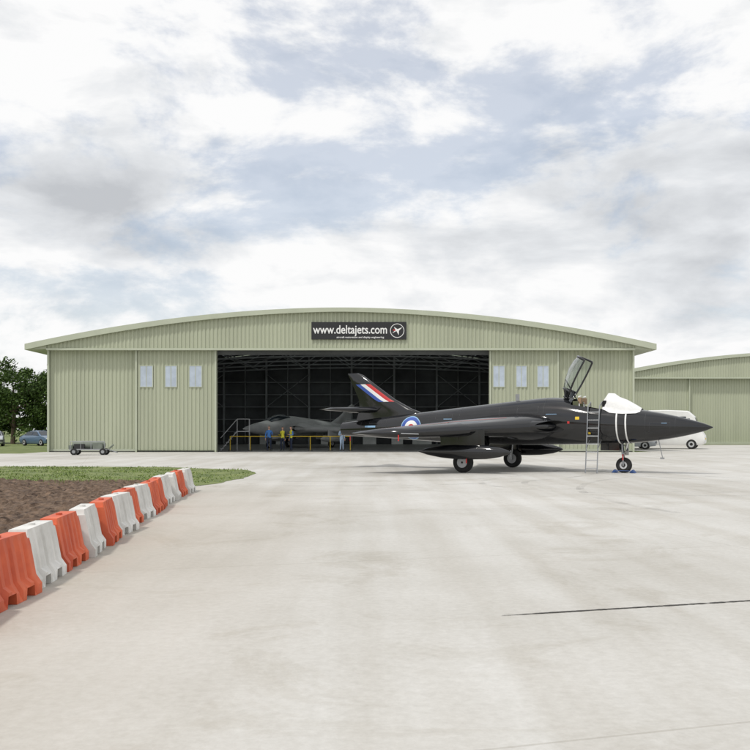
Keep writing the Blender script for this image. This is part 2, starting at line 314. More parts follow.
# ------------------------------------------------------------ hangar
D0=61.4; PX=D0/900
def XP(px): return (px-371)*PX
def hangar(name,cx,y0,is_main):
    P=empty(name,(cx,y0,0))
    RH=21.3; WH=19.92; zc=9.7; rise=2.45; ze=7.0; DEP=34
    def arc(x): return zc-rise*(abs(x)/RH)**1.9
    def ribbed(bld,x0,x1,zb,zt,y,mi=0,pitch=.27,dep=.045,flip=1):
        n=max(1,round((x1-x0)/pitch)); p=(x1-x0)/n
        xs=[];ys=[]
        for i in range(n):
            a=x0+i*p
            for u,v in ((0,0),(.30,0),(.42,1),(.88,1)): xs.append(a+u*p); ys.append(y-dep*v*flip)
        xs.append(x1); ys.append(y)
        vs=[(x,yy,zb(x)) for x,yy in zip(xs,ys)]+[(x,yy,zt(x)) for x,yy in zip(xs,ys)]
        m=len(xs); bld.add(vs,[(i,i+1,m+i+1,m+i) for i in range(m-1)],mi)
    f=lambda z:(lambda x:z)
    b=B()
    ribbed(b,-WH,WH,f(ze),lambda x:arc(x)-.05,-.45)
    b.out('gable_cladding',['clad'],P,fixn=False)
    b=B(); tr_=B()
    if is_main:
        o1=XP(216)-cx; o2=XP(490)-cx; L1=XP(136)-cx; R1=XP(558)-cx
        ribbed(b,-WH,L1,f(.12),f(ze),.05); ribbed(b,L1+.06,o1,f(.12),f(ze),-.12)
        ribbed(b,o2,R1-.06,f(.12),f(ze),-.12); ribbed(b,R1,WH,f(.12),f(ze),.05)
        posts=(-WH-.04,L1,o1-.06,o2-.06,R1-.1,WH-.08)
        tr_.box(-WH,o1-.07,.0,.14,.02,.2); tr_.box(o2+.07,WH,.0,.14,.02,.2)
        tr_.box(o1-.02,o1+.02,-.1,.5,.01,ze-.05); tr_.box(o2-.02,o2+.02,-.1,.5,.01,ze-.05)
    else:
        ribbed(b,-WH,-12,f(.12),f(ze),.05); ribbed(b,-11.9,11.9,f(.12),f(ze),.16); ribbed(b,12,WH,f(.12),f(ze),.05)
        posts=(-WH-.04,-12.1,11.98,WH-.08); tr_.box(-WH,WH,.0,.12,.02,.2)
    b.out('front_cladding',['clad'],P,fixn=False)
    b=tr_
    for x in posts: b.box(x,x+.12,-.24,.16,0.0,ze-.01)
    b.box(-WH-.0,WH+.0,-.56,-.35,ze-.10,ze+.04)
    b.box(-WH,WH,-.34,.4,ze-.02,ze+.03)
    n=60; xs=[-RH+2*RH*i/n for i in range(n+1)]
    rings=[[(x,-.75,arc(x)-.22-.12*(abs(x)/RH)),(x,-.75,arc(x)+.06),(x,-.52,arc(x)+.06),(x,-.52,arc(x)-.22-.12*(abs(x)/RH))] for x in xs]
    b.loft(rings)
    for sgn in (-1,1):
        a=[(sgn*WH,y,ze) for y in (-.5,DEP)]+[(sgn*RH,y,arc(RH)-.34) for y in (-.5,DEP)]+[(sgn*(RH-.1),y,arc(RH)-.05) for y in (-.5,DEP)]+[(sgn*WH,y,arc(WH)-.12) for y in (-.5,DEP)]
        b.loft([[a[0],a[2],a[4],a[6]],[a[1],a[3],a[5],a[7]]])
    b.out('trim_and_fascia',['clad2'],P)
    b=B()
    if is_main:
        b.box(-WH,o1,-.16,-.02,.012,.05); b.box(o2,WH,-.16,-.02,.012,.05)
        b.out('base_seal',['signblk'],P)
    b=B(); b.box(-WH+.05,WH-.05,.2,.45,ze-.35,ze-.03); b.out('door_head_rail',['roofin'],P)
    strips=[]
    if is_main:
        for y in (8.3,13.3,18.3,23.3,27.8): strips.append((y,y+1.1))  # roof openings added to brighten the hangar interior
    segs=[];y=-.5
    for a,c in strips: segs.append((y,a)); y=c
    segs.append((y,DEP))
    b=B(); bi=B()
    for a,c in segs:
        b.loft([[(x,yy,arc(x)) for x in xs]+[(x,yy,arc(x)-.16) for x in reversed(xs)] for yy in (a,c)])
        bi.loft([[(x,yy,arc(x)-.17) for x in xs if abs(x)<WH] for yy in (max(a,-.3),min(c,DEP-.1))],caps=False,closed=False)
    for a,c in strips:
        for sg in (-1,1):
            xx=[x for x in xs if x*sg>15]
            b.loft([[(x,yy,arc(x)) for x in xx]+[(x,yy,arc(x)-.16) for x in reversed(xx)] for yy in (a+.002,c-.002)])
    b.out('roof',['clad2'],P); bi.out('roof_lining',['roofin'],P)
    if strips:
        b=B()
        for a,c in strips: b.loft([[(x,yy,arc(x)-.05) for x in xs if abs(x)<15.7] for yy in (a,c)],caps=False,closed=False)
        b.out('added_rooflights',['added_rooflight'],P,fixn=False)  # added translucent strips, there to light the inside
    def sideribs(x,sg):
        q=B(); ribbed(q,.05,DEP,f(0),f(ze),0); vs=[(x+sg*(-yy),xx,z) for xx,yy,z in q.v]; q.v=vs; q.out('side_wall',['clad'],P,fixn=False)
    sideribs(-WH,-1); sideribs(WH,1)
    b=B(); b.box(-WH+.05,-WH+.15,.2,DEP-.1,0,ze); b.box(WH-.15,WH-.05,.2,DEP-.1,0,ze)
    b.add([(-WH,DEP-.05,0),(WH,DEP-.05,0)]+[(x,DEP-.05,arc(x)-.1) for x in reversed(xs) if abs(x)<=WH],[tuple(range(2+len([x for x in xs if abs(x)<=WH])))])
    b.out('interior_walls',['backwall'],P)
    b=B(); b.box(-WH,WH,DEP,DEP+.1,0,ze+.2); b.out('rear_wall',['clad'],P)
    if is_main:
        b=B()
        yb=DEP-.35
        k=0
        for x in np.arange(-18,18.1,2.25):
            wd=.2 if k%2==0 else .07; b.box(x-wd/2,x+wd/2,yb,yb+.2,0,arc(x)-.3); k+=1
        for z in (1.3,2.6,3.9,5.2,6.5): b.box(-19,19,yb+.02,yb+.1,z,z+.07)
        for x in np.arange(-18,17,9):
            b.tube((x,yb,3.9),(x+4.5,yb,7.4),.04,n=5); b.tube((x+4.5,yb,3.9),(x,yb,7.4),.04,n=5)
        for y in np.arange(2,33,5.0):
            for sg in (-1,1): b.box(sg*(WH-.45)-.15,sg*(WH-.45)+.15,y-.12,y+.12,0,7.2)
        b.out('wall_framing',['steel'],P)
        b=B()
        for y in np.arange(2,33,5.0):
            pts=[-19+38*i/16 for i in range(17)]
            zb=[7.15+ .8*(1-(x/19.5)**2) for x in pts]; zt=[arc(x)-.35 for x in pts]
            for i in range(16):
                b.tube((pts[i],y,zb[i]),(pts[i+1],y,zb[i+1]),.07,n=5); b.tube((pts[i],y,zt[i]),(pts[i+1],y,zt[i+1]),.07,n=5)
                if i%2==0: b.tube((pts[i],y,zb[i]),(pts[i+1],y,zt[i+1]),.045,n=4)
                else: b.tube((pts[i],y,zt[i]),(pts[i+1],y,zb[i+1]),.045,n=4)
        for x in np.arange(-16,17,4): b.box(x-.05,x+.05,1,33,arc(x)-.33,arc(x)-.22)
        b.out('roof_trusses',['steel'],P)
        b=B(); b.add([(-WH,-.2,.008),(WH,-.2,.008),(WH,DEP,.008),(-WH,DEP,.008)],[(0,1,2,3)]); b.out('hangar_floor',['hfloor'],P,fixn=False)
        b=B()
        for x,h,wd in ((-9.6,2.0,1.1),(-7.9,1.2,1.6),(-3.2,1.6,.9),(1.2,.9,1.4),(4.2,1.9,1.2),(6.4,1.1,2.0)): b.box(x,x+wd,DEP-1.2,DEP-.5,.01,h)
        b.out('wall_cabinets',['silver'],P,bevel=.02)
        wl=[(141,153),(166,177),(190,202)]; wr=[(493,504),(516,526),(537,548)]
        b=B(); fr=B()
        for lst in (wl,wr):
            for a,c in lst:
                x0=XP(a)-cx; x1=XP(c)-cx; z0,z1=4.45,5.85
                b.box(x0,x1,-.185,-.15,z0,z1); fr.box((x0+x1)/2-.02,(x0+x1)/2+.02,-.195,-.186,z0,z1)
                for (p,q,r,s_) in ((x0-.05,x0,z0-.05,z1+.05),(x1,x1+.05,z0-.05,z1+.05),(x0,x1,z0-.05,z0),(x0,x1,z1,z1+.05)):
                    fr.box(p,q,-.2,-.13,r,s_)
        b.out('windows',['window'],P); fr.out('window_frames',['clad2'],P)
        x0,x1,z0,z1=XP(312)-cx,XP(406)-cx,7.62,8.80
        b=B(); b.box(x0,x1,-.60,-.52,z0,z1); b.out('sign_board',['signblk'],P,bevel=.01)
        def text(s,x,z,size,mk,nm,tw=None):
            cu=bpy.data.curves.new(nm,'FONT'); cu.body=s; cu.size=size; cu.extrude=.006; cu.align_x='LEFT'; cu.offset=.014*size
            to=bpy.data.objects.new(nm,cu); COL.objects.link(to)
            bpy.context.view_layer.update()
            dg=bpy.context.evaluated_depsgraph_get(); me=bpy.data.meshes.new_from_object(to.evaluated_get(dg)); bpy.data.objects.remove(to)
            xs_=[v.co.x for v in me.vertices]; wdt=max(xs_)-min(xs_); sc=(tw/wdt) if tw else 1
            me.transform(Matrix.Diagonal((sc,1,1,1))); me.materials.clear(); me.materials.append(M[mk])
            t=bpy.data.objects.new(nm,me); COL.objects.link(t); t.parent=P; t.location=(x,-.611,z); t.rotation_euler=(R(90),0,0)
        text('www.deltajets.com',x0+.12,z0+.40,.80,'white','sign_lettering',tw=5.0)
        text('aircraft restoration and display engineering',x0+1.7,z0+.09,.17,'white','sign_small_lettering',tw=3.2)
        b=B(); c=(x1-.62,-.603,(z0+z1)/2); n=28
        def ann(r0,r1,y,mi):
            v=[(c[0]+r*math.cos(2*math.pi*i/n),y,c[2]+r*math.sin(2*math.pi*i/n)) for r in (r0,r1) for i in range(n)]
            b.add(v,[(i,(i+1)%n,n+(i+1)%n,n+i) for i in range(n)],mi)
        ann(.44,.48,-.608,0); ann(.001,.44,-.604,1)
        v=[(c[0]-.34,-.612,c[2]-.18),(c[0]-.05,-.612,c[2]-.02),(c[0]+.1,-.612,c[2]-.3),(c[0]+.12,-.612,c[2]),(c[0]+.36,-.612,c[2]+.24),(c[0]+.02,-.612,c[2]+.1),(c[0]-.22,-.612,c[2]+.26),(c[0]-.12,-.612,c[2]+.04)]
        b.add(v,[tuple(range(8))],0)
        b.add([(c[0]-.3,-.614,c[2]+.02),(c[0]-.12,-.614,c[2]-.02),(c[0]-.1,-.614,c[2]+.05),(c[0]-.26,-.614,c[2]+.1)],[(0,1,2,3)],2)
        b.out('sign_badge',['white','signblk','red'],P,fixn=False)
    return P
hangar('aircraft_hangar',-2.05,D0,True)
hangar('aircraft_hangar',45.6,95.0,False)

# ------------------------------------------------------------ jet aircraft
FS=[0,.15,.5,1.0,1.6,2.3,3.0,3.8,4.6,5.4,6.5,8,9.5,11,12.3,13.4,14.3]
FW=[.012,.085,.20,.34,.48,.62,.74,.82,.84,.80,.74,.70,.64,.54,.44,.34,.27]
FT=[1.60,1.67,1.79,1.93,2.07,2.20,2.33,2.44,2.60,2.67,2.60,2.46,2.31,2.16,2.03,1.90,1.80]
FB=[1.57,1.50,1.39,1.27,1.16,1.07,1.02,1.00,.98,.97,.95,.97,1.02,1.10,1.18,1.23,1.27]
def fus(s): return cr(FS,FW,s),cr(FS,FT,s),cr(FS,FB,s)
EXP=2.15
def fpt(s,t,off=0):
    wd,zt,zb=fus(s); zc=(zt+zb)/2; h=(zt-zb)/2
    c,sn=math.cos(t),math.sin(t)
    return (-s,(wd+off)*math.copysign(abs(c)**(2/EXP),c),zc+(h+off)*math.copysign(abs(sn)**(2/EXP),sn))
def fy(s,z):
    wd,zt,zb=fus(s); zc=(zt+zb)/2; h=(zt-zb)/2; u=min(.999,abs(z-zc)/h)
    return wd*(1-u**EXP)**(1/EXP)
def foil(u): return (2.969*math.sqrt(max(u,0))-1.26*u-3.516*u*u+2.843*u**3-1.036*u**4)
US=[0,.01,.03,.07,.13,.22,.34,.48,.62,.76,.88,1.0]
def section(le,te,t):
    pts=[(le+(te-le)*u, t*foil(u)) for u in US]; lo=[(le+(te-le)*u,-t*foil(u)) for u in US[1:-1]][::-1]
    return pts+lo
def jet(name,loc,rz,paint,hero):
    P=empty(name,loc,rz)
    pm=[paint,'dark','metal']
    ST=sorted(set([round(.03+i*.14,3) for i in range(102)]+[0,14.3])); n=48
    vs=[];fs=[]
    for s in ST:
        for j in range(n): vs.append(fpt(s,2*math.pi*j/n))
    for i in range(len(ST)-1):
        for j in range(n):
            sm=(ST[i]+ST[i+1])/2; ang=(j+.5)/n*360
            if hero and 3.42<sm<4.72 and 47<ang<133: continue
            a=i*n+j; b2=i*n+(j+1)%n; fs.append((a,b2,b2+n,a+n))
    fs.append(tuple(range(n))[::-1])
    k=len(vs)
    wd,zt,zb=fus(14.3); zc=(zt+zb)/2
    for s,r in ((14.32,.235),(13.9,.22)):
        for j in range(n): vs.append((-s,r*math.cos(2*math.pi*j/n),zc+r*math.sin(2*math.pi*j/n)))
    base=(len(ST)-1)*n; fm=[0]*len(fs)
    for j in range(n): fs.append((base+j,base+(j+1)%n,k+(j+1)%n,k+j)); fm.append(2)
    for j in range(n): fs.append((k+j,k+(j+1)%n,k+n+(j+1)%n,k+n+j)); fm.append(1)
    fs.append(tuple(range(k+n,k+2*n))); fm.append(1)
    o=mesh('fuselage',vs,fs,pm,P,fm=fm,fixn=True); autosmooth(o,50)
    W=[(.45,5.0,9.9,.52,1.62),(.80,5.1,9.9,.46,1.62),(1.45,5.75,9.85,.36,1.60),(3.3,7.42,10.35,.26,1.50),(3.32,7.28,10.36,.25,1.50),(4.85,8.85,11.0,.17,1.40),(5.03,9.15,11.06,.13,1.39),(5.13,9.8,11.1,.03,1.385)]
    for sg,nm in ((-1,'starboard_wing'),(1,'port_wing')):
        b=B(); b.loft([[(-x,sg*y,z+t_) for x,t_ in section(le,te,t)] for y,le,te,t,z in W]); o=b.out(nm,[paint],P); autosmooth(o,35)
        b=B(); n2=20
        def loop(s_in,s_out,y0,y1,h0,h1,k=1.0):
            r=[]
            for q in range(n2):
                t=2*math.pi*q/n2; u=.5+.5*math.cos(t); hh=(h0*(1-u)+h1*u)
                r.append((-(s_in+(s_out-s_in)*u),sg*(y0+(y1-y0)*u),1.62+hh*math.sin(t)*(abs(math.sin(t))**-.25 if abs(math.sin(t))>1e-3 else 1)))
            return r
        b.loft([loop(6.6,7.2,.6,1.9,.20,.12),loop(5.6,6.4,.70,1.75,.27,.16),loop(4.95,5.85,.74,1.52,.28,.15),loop(4.80,5.68,.77,1.46,.255,.13)],0,caps=False)
        b.loft([loop(4.80,5.68,.77,1.46,.255,.13),loop(4.9,5.75,.80,1.43,.235,.11),loop(5.9,6.6,.80,1.43,.2,.09)],1,caps=False)
        b.add(loop(5.9,6.6,.80,1.43,.2,.09),[tuple(range(n2))],1)
        o=b.out('air_intake',[paint,'dark'],P); autosmooth(o,50)
        b=B(); b.loft([[(-x,sg*y,z+t_) for x,t_ in section(le,te,t)] for y,le,te,t,z in [(.03,12.6,13.9,.13,2.30),(1.7,13.65,14.35,.06,2.31),(1.82,13.9,14.38,.02,2.31)]])
        o=b.out('tailplane',[paint],P); autosmooth(o,35)
        b=B(); c=(-6.0,sg*2.95,.74)
        b.lathe([(0,.01),(-.12,.08),(-.4,.17),(-.9,.24),(-1.4,.26),(-2.0,.26),(-2.6,.21),(-3.1,.12),(-3.45,.02)],c,(1,0,0),24)
        b.loft([[(-x,sg*2.95+t_,z) for x,t_ in section(6.95,8.6,.12)] for z in (.9,1.5)])
        for (dy,dz) in ((.28,0),(-.28,0)):
            b.add([(-8.7,sg*2.95,.74),(-9.3,sg*2.95,.74),(-9.35,sg*2.95+dy,.74+dz),(-9.1,sg*2.95+dy,.74+dz)],[(0,1,2,3)])
        o=b.out('drop_tank',[paint],P); autosmooth(o,35)
        b=B(); yw=sg*2.5; sw=7.93; r=.36
        b.lathe([(-.11,.18),(-.11,.30),(-.07,r),(.07,r),(.11,.30),(.11,.18)],(-sw,yw,r),(0,1,0),32,0)
        b.lathe([(-.085,.01),(-.125,.05),(-.115,.19),(.115,.19),(.125,.05),(.085,.01)],(-sw,yw,r),(0,1,0),24,1)
        b.tube((-sw,yw-sg*.2,r),(-sw+.1,yw-sg*.18,1.5),.055,mi=2); b.tube((-sw,yw-sg*.2,r),(-sw,yw,r),.05,mi=2)
        b.tube((-sw+.03,yw-sg*.18,.75),(-sw,yw-sg*1.0,1.45),.03,mi=2); b.tube((-sw-.02,yw-sg*.19,.55),(-sw-.25,yw-sg*.19,.9),.02,mi=2)
        b.box(-sw-.34,-sw+.30,yw+sg*.15-.012,yw+sg*.15+.012,.62,1.48,3)
        b.box(-sw-.45,-sw+.45,yw-sg*1.35-.01,yw-sg*1.35+.01,.72,1.4,3)
        o=b.out('main_gear',['tyre','hub','metal',paint],P); autosmooth(o,30)
    Z=[(1.75,10.6,13.75,.16),(2.2,10.8,13.6,.16),(2.32,11.15,13.55,.16),(2.72,11.93,13.58,.14),(3.3,12.78,13.86,.11),(3.72,13.38,14.07,.08),(3.80,13.62,14.10,.03)]
    b=B(); b.loft([[(-x,t_,z) for x,t_ in section(le,te,t)] for z,le,te,t in Z]); 
    b.lathe([(0,.01),(-.2,.07),(-.6,.11),(-1.1,.10),(-1.5,.02)],(-12.9,0,2.3),(1,0,0),16)
    o=b.out('fin',[paint],P); autosmooth(o,35)
    b=B(); sn=2.93; r=.27
    for yy in (0,):
        b.lathe([(-.09,.12),(-.09,.22),(-.055,r),(.055,r),(.09,.22),(.09,.12)],(-sn,yy,r),(0,1,0),28,0)
        b.lathe([(-.08,.01),(-.1,.13),(.1,.13),(.08,.01)],(-sn,yy,r),(0,1,0),20,1)
    b.tube((-sn,-.14,r),(-sn,.14,r),.03,mi=2)
    for yy in (-.14,.14): b.tube((-sn,yy,r),(-sn-.02,yy*.5,.66),.028,mi=2)
    b.tube((-sn-.02,-.08,.66),(-sn-.02,.08,.66),.045,mi=2); b.tube((-sn-.02,0,.6),(-sn-.1,0,1.3),.055,mi=2)
    b.tube((-sn-.03,0,.72),(-sn-.7,0,1.1),.028,mi=2); b.tube((-sn+.0,0,.62),(-sn+.16,0,.8),.02,mi=2); b.tube((-sn+.16,0,.8),(-sn,0,.98),.02,mi=2)
    b.box(-sn-.75,-sn-.1,-.27,-.25,.78,1.08,3); b.box(-sn-.75,-sn-.1,.25,.27,.78,1.08,3); b.box(-sn+.1,-sn+.12,-.2,.2,.62,1.05,3)
    o=b.out('nose_gear',['tyre','hub','metal',paint],P); autosmooth(o,30)
    if not hero:
        b=B(); 
        rings=[]
        for s,h in ((2.7,.02),(3.2,.22),(3.8,.34),(4.4,.28),(5.0,.05)):
            zt=fus(s)[1]-.12; rings.append([(-s,.5*math.cos(t),zt+(h+.1)*math.sin(t)) for t in [math.pi*i/12 for i in range(13)]])
        b.loft(rings,closed=False,caps=False); o=b.out('canopy',['glassdark'],P); autosmooth(o,60)
        return P
    def decal(nm,cs,cz,rs,mats,side=-1,off=.004,n=36):
        b=B()
        for q,(r0,r1) in enumerate(rs):
            steps=3
            for st in range(steps):
                ra=r0+(r1-r0)*st/steps; rb=r0+(r1-r0)*(st+1)/steps
                v=[]
                for r in (max(ra,.001),rb):
                    for i in range(n):
                        t=2*math.pi*i/n; s=cs+r*math.cos(t); z=cz+r*math.sin(t); v.append((-s,side*(fy(s,z)+off),z))
                b.add(v,[(i,(i+1)%n,n+(i+1)%n,n+i) for i in range(n)],q)
        b.out(nm,mats,P,fixn=False)
    for sd in (-1,1):
        decal('roundel',10.95,1.58,[(0,.15),(.15,.29),(.29,.42),(.42,.455)],['red','white','blue','lblue'],sd)
    def finle(z): return float(np.interp(z,[q[0] for q in Z],[q[1] for q in Z])),float(np.interp(z,[q[0] for q in Z],[q[2] for q in Z])),float(np.interp(z,[q[0] for q in Z],[q[3] for q in Z]))
    for sd in (-1,1):
        b=B()
        for q in range(3):
            v=[];ns,nz=4,8
            for iz in range(nz+1):
                z=2.62+.72*iz/nz; le,te,t=finle(z)
                for i_ in range(ns+1):
                    s=le+.16+(q+i_/ns)*.235; u=(s-le)/(te-le); v.append((-s,sd*(t*foil(min(u,1))+.005),z))
            b.add(v,[(iz*(ns+1)+i_,iz*(ns+1)+i_+1,(iz+1)*(ns+1)+i_+1,(iz+1)*(ns+1)+i_) for iz in range(nz) for i_ in range(ns)],q)
        b.out('fin_flash',['red','white','blue'],P,fixn=False)
    b=B(); b.box(-4.75,-3.4,-.55,.55,1.5,1.52,0)
    b.box(-3.55,-3.42,-.5,.5,2.0,2.52,0)
    for yy in (-.3,.3):
        b.box(-4.62,-4.42,yy-.15,yy+.15,1.6,2.52,1); b.box(-4.45,-4.34,yy-.11,yy+.11,2.42,2.64,2); b.box(-4.5,-4.0,yy-.2,yy+.2,1.6,1.9,1)
        b.tube((-4.42,yy-.12,2.66),(-4.40,yy+.12,2.70),.025,mi=3)
        b.box(-4.43,-4.38,yy-.11,yy-.06,2.0,2.5,3)
    o=b.out('cockpit_seats',['dark','green_seat','tan','white'],P,bevel=.02)
    b=B(); rings=[]
    for s,zt,wd,zl in ((2.30,2.235,.22,2.12),(2.42,2.31,.34,2.07),(2.6,2.42,.45,2.04),(2.85,2.55,.52,2.04),(3.1,2.67,.56,2.08),(3.28,2.77,.55,2.12),(3.42,2.79,.52,2.18),(3.55,2.60,.48,2.22)):
        r=[]
        for i_ in range(25):
            t=math.pi*i_/24; c,sn_=math.cos(t),math.sin(t); z=zl+(zt-zl)*sn_**.8
            yv=wd*math.copysign(abs(c)**.7,c); yv=math.copysign(max(abs(yv),min(fy(s,z)+.02 if z<fus(s)[1] else 0,.8)),yv) if abs(c)>1e-6 else 0
            r.append((-s,yv+.022*noise.noise(Vector((s*6,t*5,1))),z+.03*noise.noise(Vector((s*5,t*4,7)))))
        rings.append(r)
    b.loft(rings,closed=False,caps=False); b.add(rings[-1],[tuple(range(25))]); o=b.out('windscreen_cover',['cloth'],P); autosmooth(o,35)
    b=B()
    for s in (2.72,3.02):
        ra=[[fpt(s+ds+.02*math.sin(2*math.pi*j/60),2*math.pi*j/60,.010+o_) for j in range(60)] for ds,o_ in ((-.025,0),(.025,0))]
        b.loft(ra,caps=False)
    b.tube((-2.72,-.3,1.05),(-2.9,-.05,.62),.015); b.out('cover_straps',['cloth'],P,fixn=False)
    hinge=Vector((-4.85,0,2.62)); A=R(63)
    def cp(a,y,h):
        return (hinge.x+a*math.cos(A)-h*math.sin(A),y,hinge.z+a*math.sin(A)+h*math.cos(A))
    prof=[(0,.30,.20),(.25,.44,.36),(.6,.54,.47),(1.0,.57,.50),(1.3,.55,.46),(1.48,.52,.40)]
    b=B(); rings=[[cp(a,wd*math.cos(math.pi*i_/16),h*math.sin(math.pi*i_/16)**.8) for i_ in range(17)] for a,wd,h in prof]
    b.loft(rings,closed=False,caps=False); o=b.out('canopy_glass',['glass'],P,smooth=True)
    b=B()
    for sg in (-1,1):
        for i_ in range(len(prof)-1): b.tube(cp(prof[i_][0],sg*prof[i_][1],0),cp(prof[i_+1][0],sg*prof[i_+1][1],0),.035,n=8)
    for R_,rr in ((rings[-1],.035),(rings[0],.04),(rings[1],.03)):
        for i_ in range(16): b.tube(R_[i_],R_[i_+1],rr,n=8)
    b.tube(cp(.02,-.3,0),cp(.02,.3,0),.04,n=8); b.tube((-4.55,.0,2.5),cp(.55,0,.47),.022,n=8)
    b.loft([[cp(a,wd*1.01*math.cos(math.pi*i_/16),h*1.01*math.sin(math.pi*i_/16)**.8) for i_ in range(17)] for a,wd,h in ((-.05,.27,.16),(0,.30,.20),(.25,.44,.36))],closed=False,caps=False)
    o=b.out('canopy_frame',[paint],P); autosmooth(o,50)
    b=B()
    b.tube((-1.75,-.02,1.15),(-1.62,-.02,.55),.014,mi=0); b.box(-1.70,-1.56,-.04,.0,.5,.56,0)
    b.tube((.0,0,1.585),(.02,0,1.585),.02,.01,mi=0)
    b.tube((-9.1,-5.0,1.38),(-8.45,-5.0,1.36),.018,mi=0)
    b.box(-6.9,-6.75,-.01,.01,2.55,2.82,0); b.box(-9.6,-9.35,-.01,.01,.78,1.02,0)
    b.out('antennas_and_probe',['metal'],P)
    b=B()
    for x,y,z in ((-9.2,-5.05,1.13),(-7.6,-3.05,.35),(-2.95,-.18,.45),(-13.9,-.2,1.05)):
        b.box(x,x+.04,y,y+.008,z,z+.2,0)
    def mark(s,z,ws,hz,mi):
        v=[]
        for a,c in ((0,0),(1,0),(1,1),(0,1)):
            s_=s+ws*a; z_=z+hz*c; v.append((-s_,-(fy(s_,z_)+.005),z_))
        b.add(v,[(0,1,2,3)],mi)
    mark(4.28,1.86,.14,.10,1); mark(4.62,1.72,.08,.08,0); mark(5.1,2.05,.4,.015,2); mark(3.9,1.35,.08,.07,1); mark(9.2,1.9,.35,.02,2); mark(1.4,1.72,.18,.015,2); mark(12.6,1.60,.5,.07,2)
    b.out('tags_and_markings',['red','yellow','lblue'],P,fixn=False)
    b=B()
    def wtop(y,s,off=.006):
        ys=[q[0] for q in W]; le=np.interp(y,ys,[q[1] for q in W]); te=np.interp(y,ys,[q[2] for q in W]); t=np.interp(y,ys,[q[3] for q in W]); z=np.interp(y,ys,[q[4] for q in W])
        u=min(max((s-le)/(te-le),0),1); return (-s,-y,z+t*foil(u)+off)
    yy=np.linspace(1.6,4.7,14)
    def le_(y): return float(np.interp(y,[q[0] for q in W],[q[1] for q in W]))
    for i_ in range(13):
        a,c=yy[i_],yy[i_+1]
        b.add([wtop(a,le_(a)+.75),wtop(c,le_(c)+.75),wtop(c,le_(c)+.79),wtop(a,le_(a)+.79)],[(0,1,2,3)])
    b.out('wing_walkway_line',['red'],P,fixn=False)
    b=B()
    for s in (1.15,2.1,5.6,7.3,8.9,10.2,12.1,13.3):
        b.loft([[fpt(s+ds,2*math.pi*j/60,.0022) for j in range(60)] for ds in (-.004,.004)],caps=False)
    for (sa,sb,za,zb_) in ((1.3,1.95,1.45,1.75),(5.8,6.6,2.1,2.35),(9.2,9.9,1.9,2.1),(3.2,3.7,1.25,1.5),(12.3,12.9,1.75,1.9)):
        for (p,q,u,v_) in ((sa,sb,za,za+.008),(sa,sb,zb_,zb_+.008),(sa,sa+.008,za,zb_),(sb,sb+.008,za,zb_)):
            N_=6
            vv=[]
            for i_ in range(N_+1):
                t=i_/N_
                if q-p>.1: s_=p+(q-p)*t; vv+=[(-s_,-(fy(s_,u)+.003),u),(-s_,-(fy(s_,v_)+.003),v_)]
                else: z_=u+(v_-u)*t; vv+=[(-p,-(fy(p,z_)+.003),z_),(-q,-(fy(q,z_)+.003),z_)]
            b.add(vv,[(2*i_,2*i_+1,2*i_+3,2*i_+2) for i_ in range(N_)])
    b.out('panel_joints',['joint'],P,fixn=False)
    b=B(); s=3.78
    def lp(s_,t):
        z=.12+t*(2.32-.12); return (-s_,-(1.10-.32*t),z)
    for s_ in (s-.2,s+.2):
        b.tube(lp(s_,0),lp(s_,1),.02,n=8); b.tube(lp(s_,1),(-s_,-.45,2.47),.02,n=8); b.tube((-s_,-.45,2.47),(-s_,-.42,2.3),.02,n=8)
        b.tube(lp(s_,.33),(-s_,-.55,1.15),.014,n=6)
        b.tube(lp(s_,0),(-s_,-1.12,.02),.024,n=8)
    for q in range(8): b.tube(lp(s-.2,.03+q*.125),lp(s+.2,.03+q*.125),.015,n=8)
    o=b.out('boarding_ladder',['metal'],P); autosmooth(o,40)
    b=B()
    def chock(x,y):
        b.add([(x-.10,y-.14,.006),(x+.10,y-.14,.006),(x,y-.14,.12),(x-.10,y+.14,.006),(x+.10,y+.14,.006),(x,y+.14,.12)],[(0,1,2),(3,5,4),(0,3,4,1),(1,4,5,2),(2,5,3,0)])
    for x,y in ((-sn+.31,0),(-sn-.31,0)): chock(x,y)
    b.tube((-sn+.33,-.18,.08),(-sn-.33,-.18,.08),.012,n=6); b.out('wheel_chocks',['chock'],P,bevel=.01)
    return P
TH=R(29); nvec=Vector((math.cos(TH),-math.sin(TH)))
ng=Vector(((624-371)*31.4/900,31.4)); tip=ng+nvec*2.93
jet('jet_aircraft',(tip.x,tip.y,0.004),-TH,'black',True)
jet('jet_aircraft',(-10.2,71.5,0.008),R(-128),'silver',False)

# ------------------------------------------------------------ plastic barriers
def barrier(loc,rz,mk):
    prof=[(.22,0),(.22,.09),(.165,.17),(.115,.44),(.10,.50),(.085,.56)]
    rings=[]
    NX=64
    for q in range(NX+1):
        x=-.5+q/NX; ax=abs(x)
        endf=.6 if ax>.492 else 1
        rib=.5+.5*math.cos(x*2*math.pi/.165)
        fl=1-.20*max(0,min(1,(rib-.35)*3)) if ax<.44 else 1
        notch=.10 if .12<ax<.30 else 0
        right=[]
        for y,z in prof:
            yy=y*endf
            if .05<z<.53: yy*=fl
            if ax>.44 and z>.5: z=.50
            if z<.05: z=notch
            elif z<.1 and notch: z=.13
            right.append((x,yy,z))
        rings.append([(x,-a[1],a[2]) for a in right]+[(x,a[1],a[2]) for a in reversed(right)])
    b=B(); b.loft(rings)
    b.lathe([(0,.03),(.5,.03)],(.515,0,.03),(0,0,1),10); b.lathe([(0,.035),(.02,.035)],(0,0,.56),(0,0,1),12)
    o=b.out('plastic_road_barrier',[mk],None,loc=loc,rot=(0,0,rz)); autosmooth(o,32)
    return o
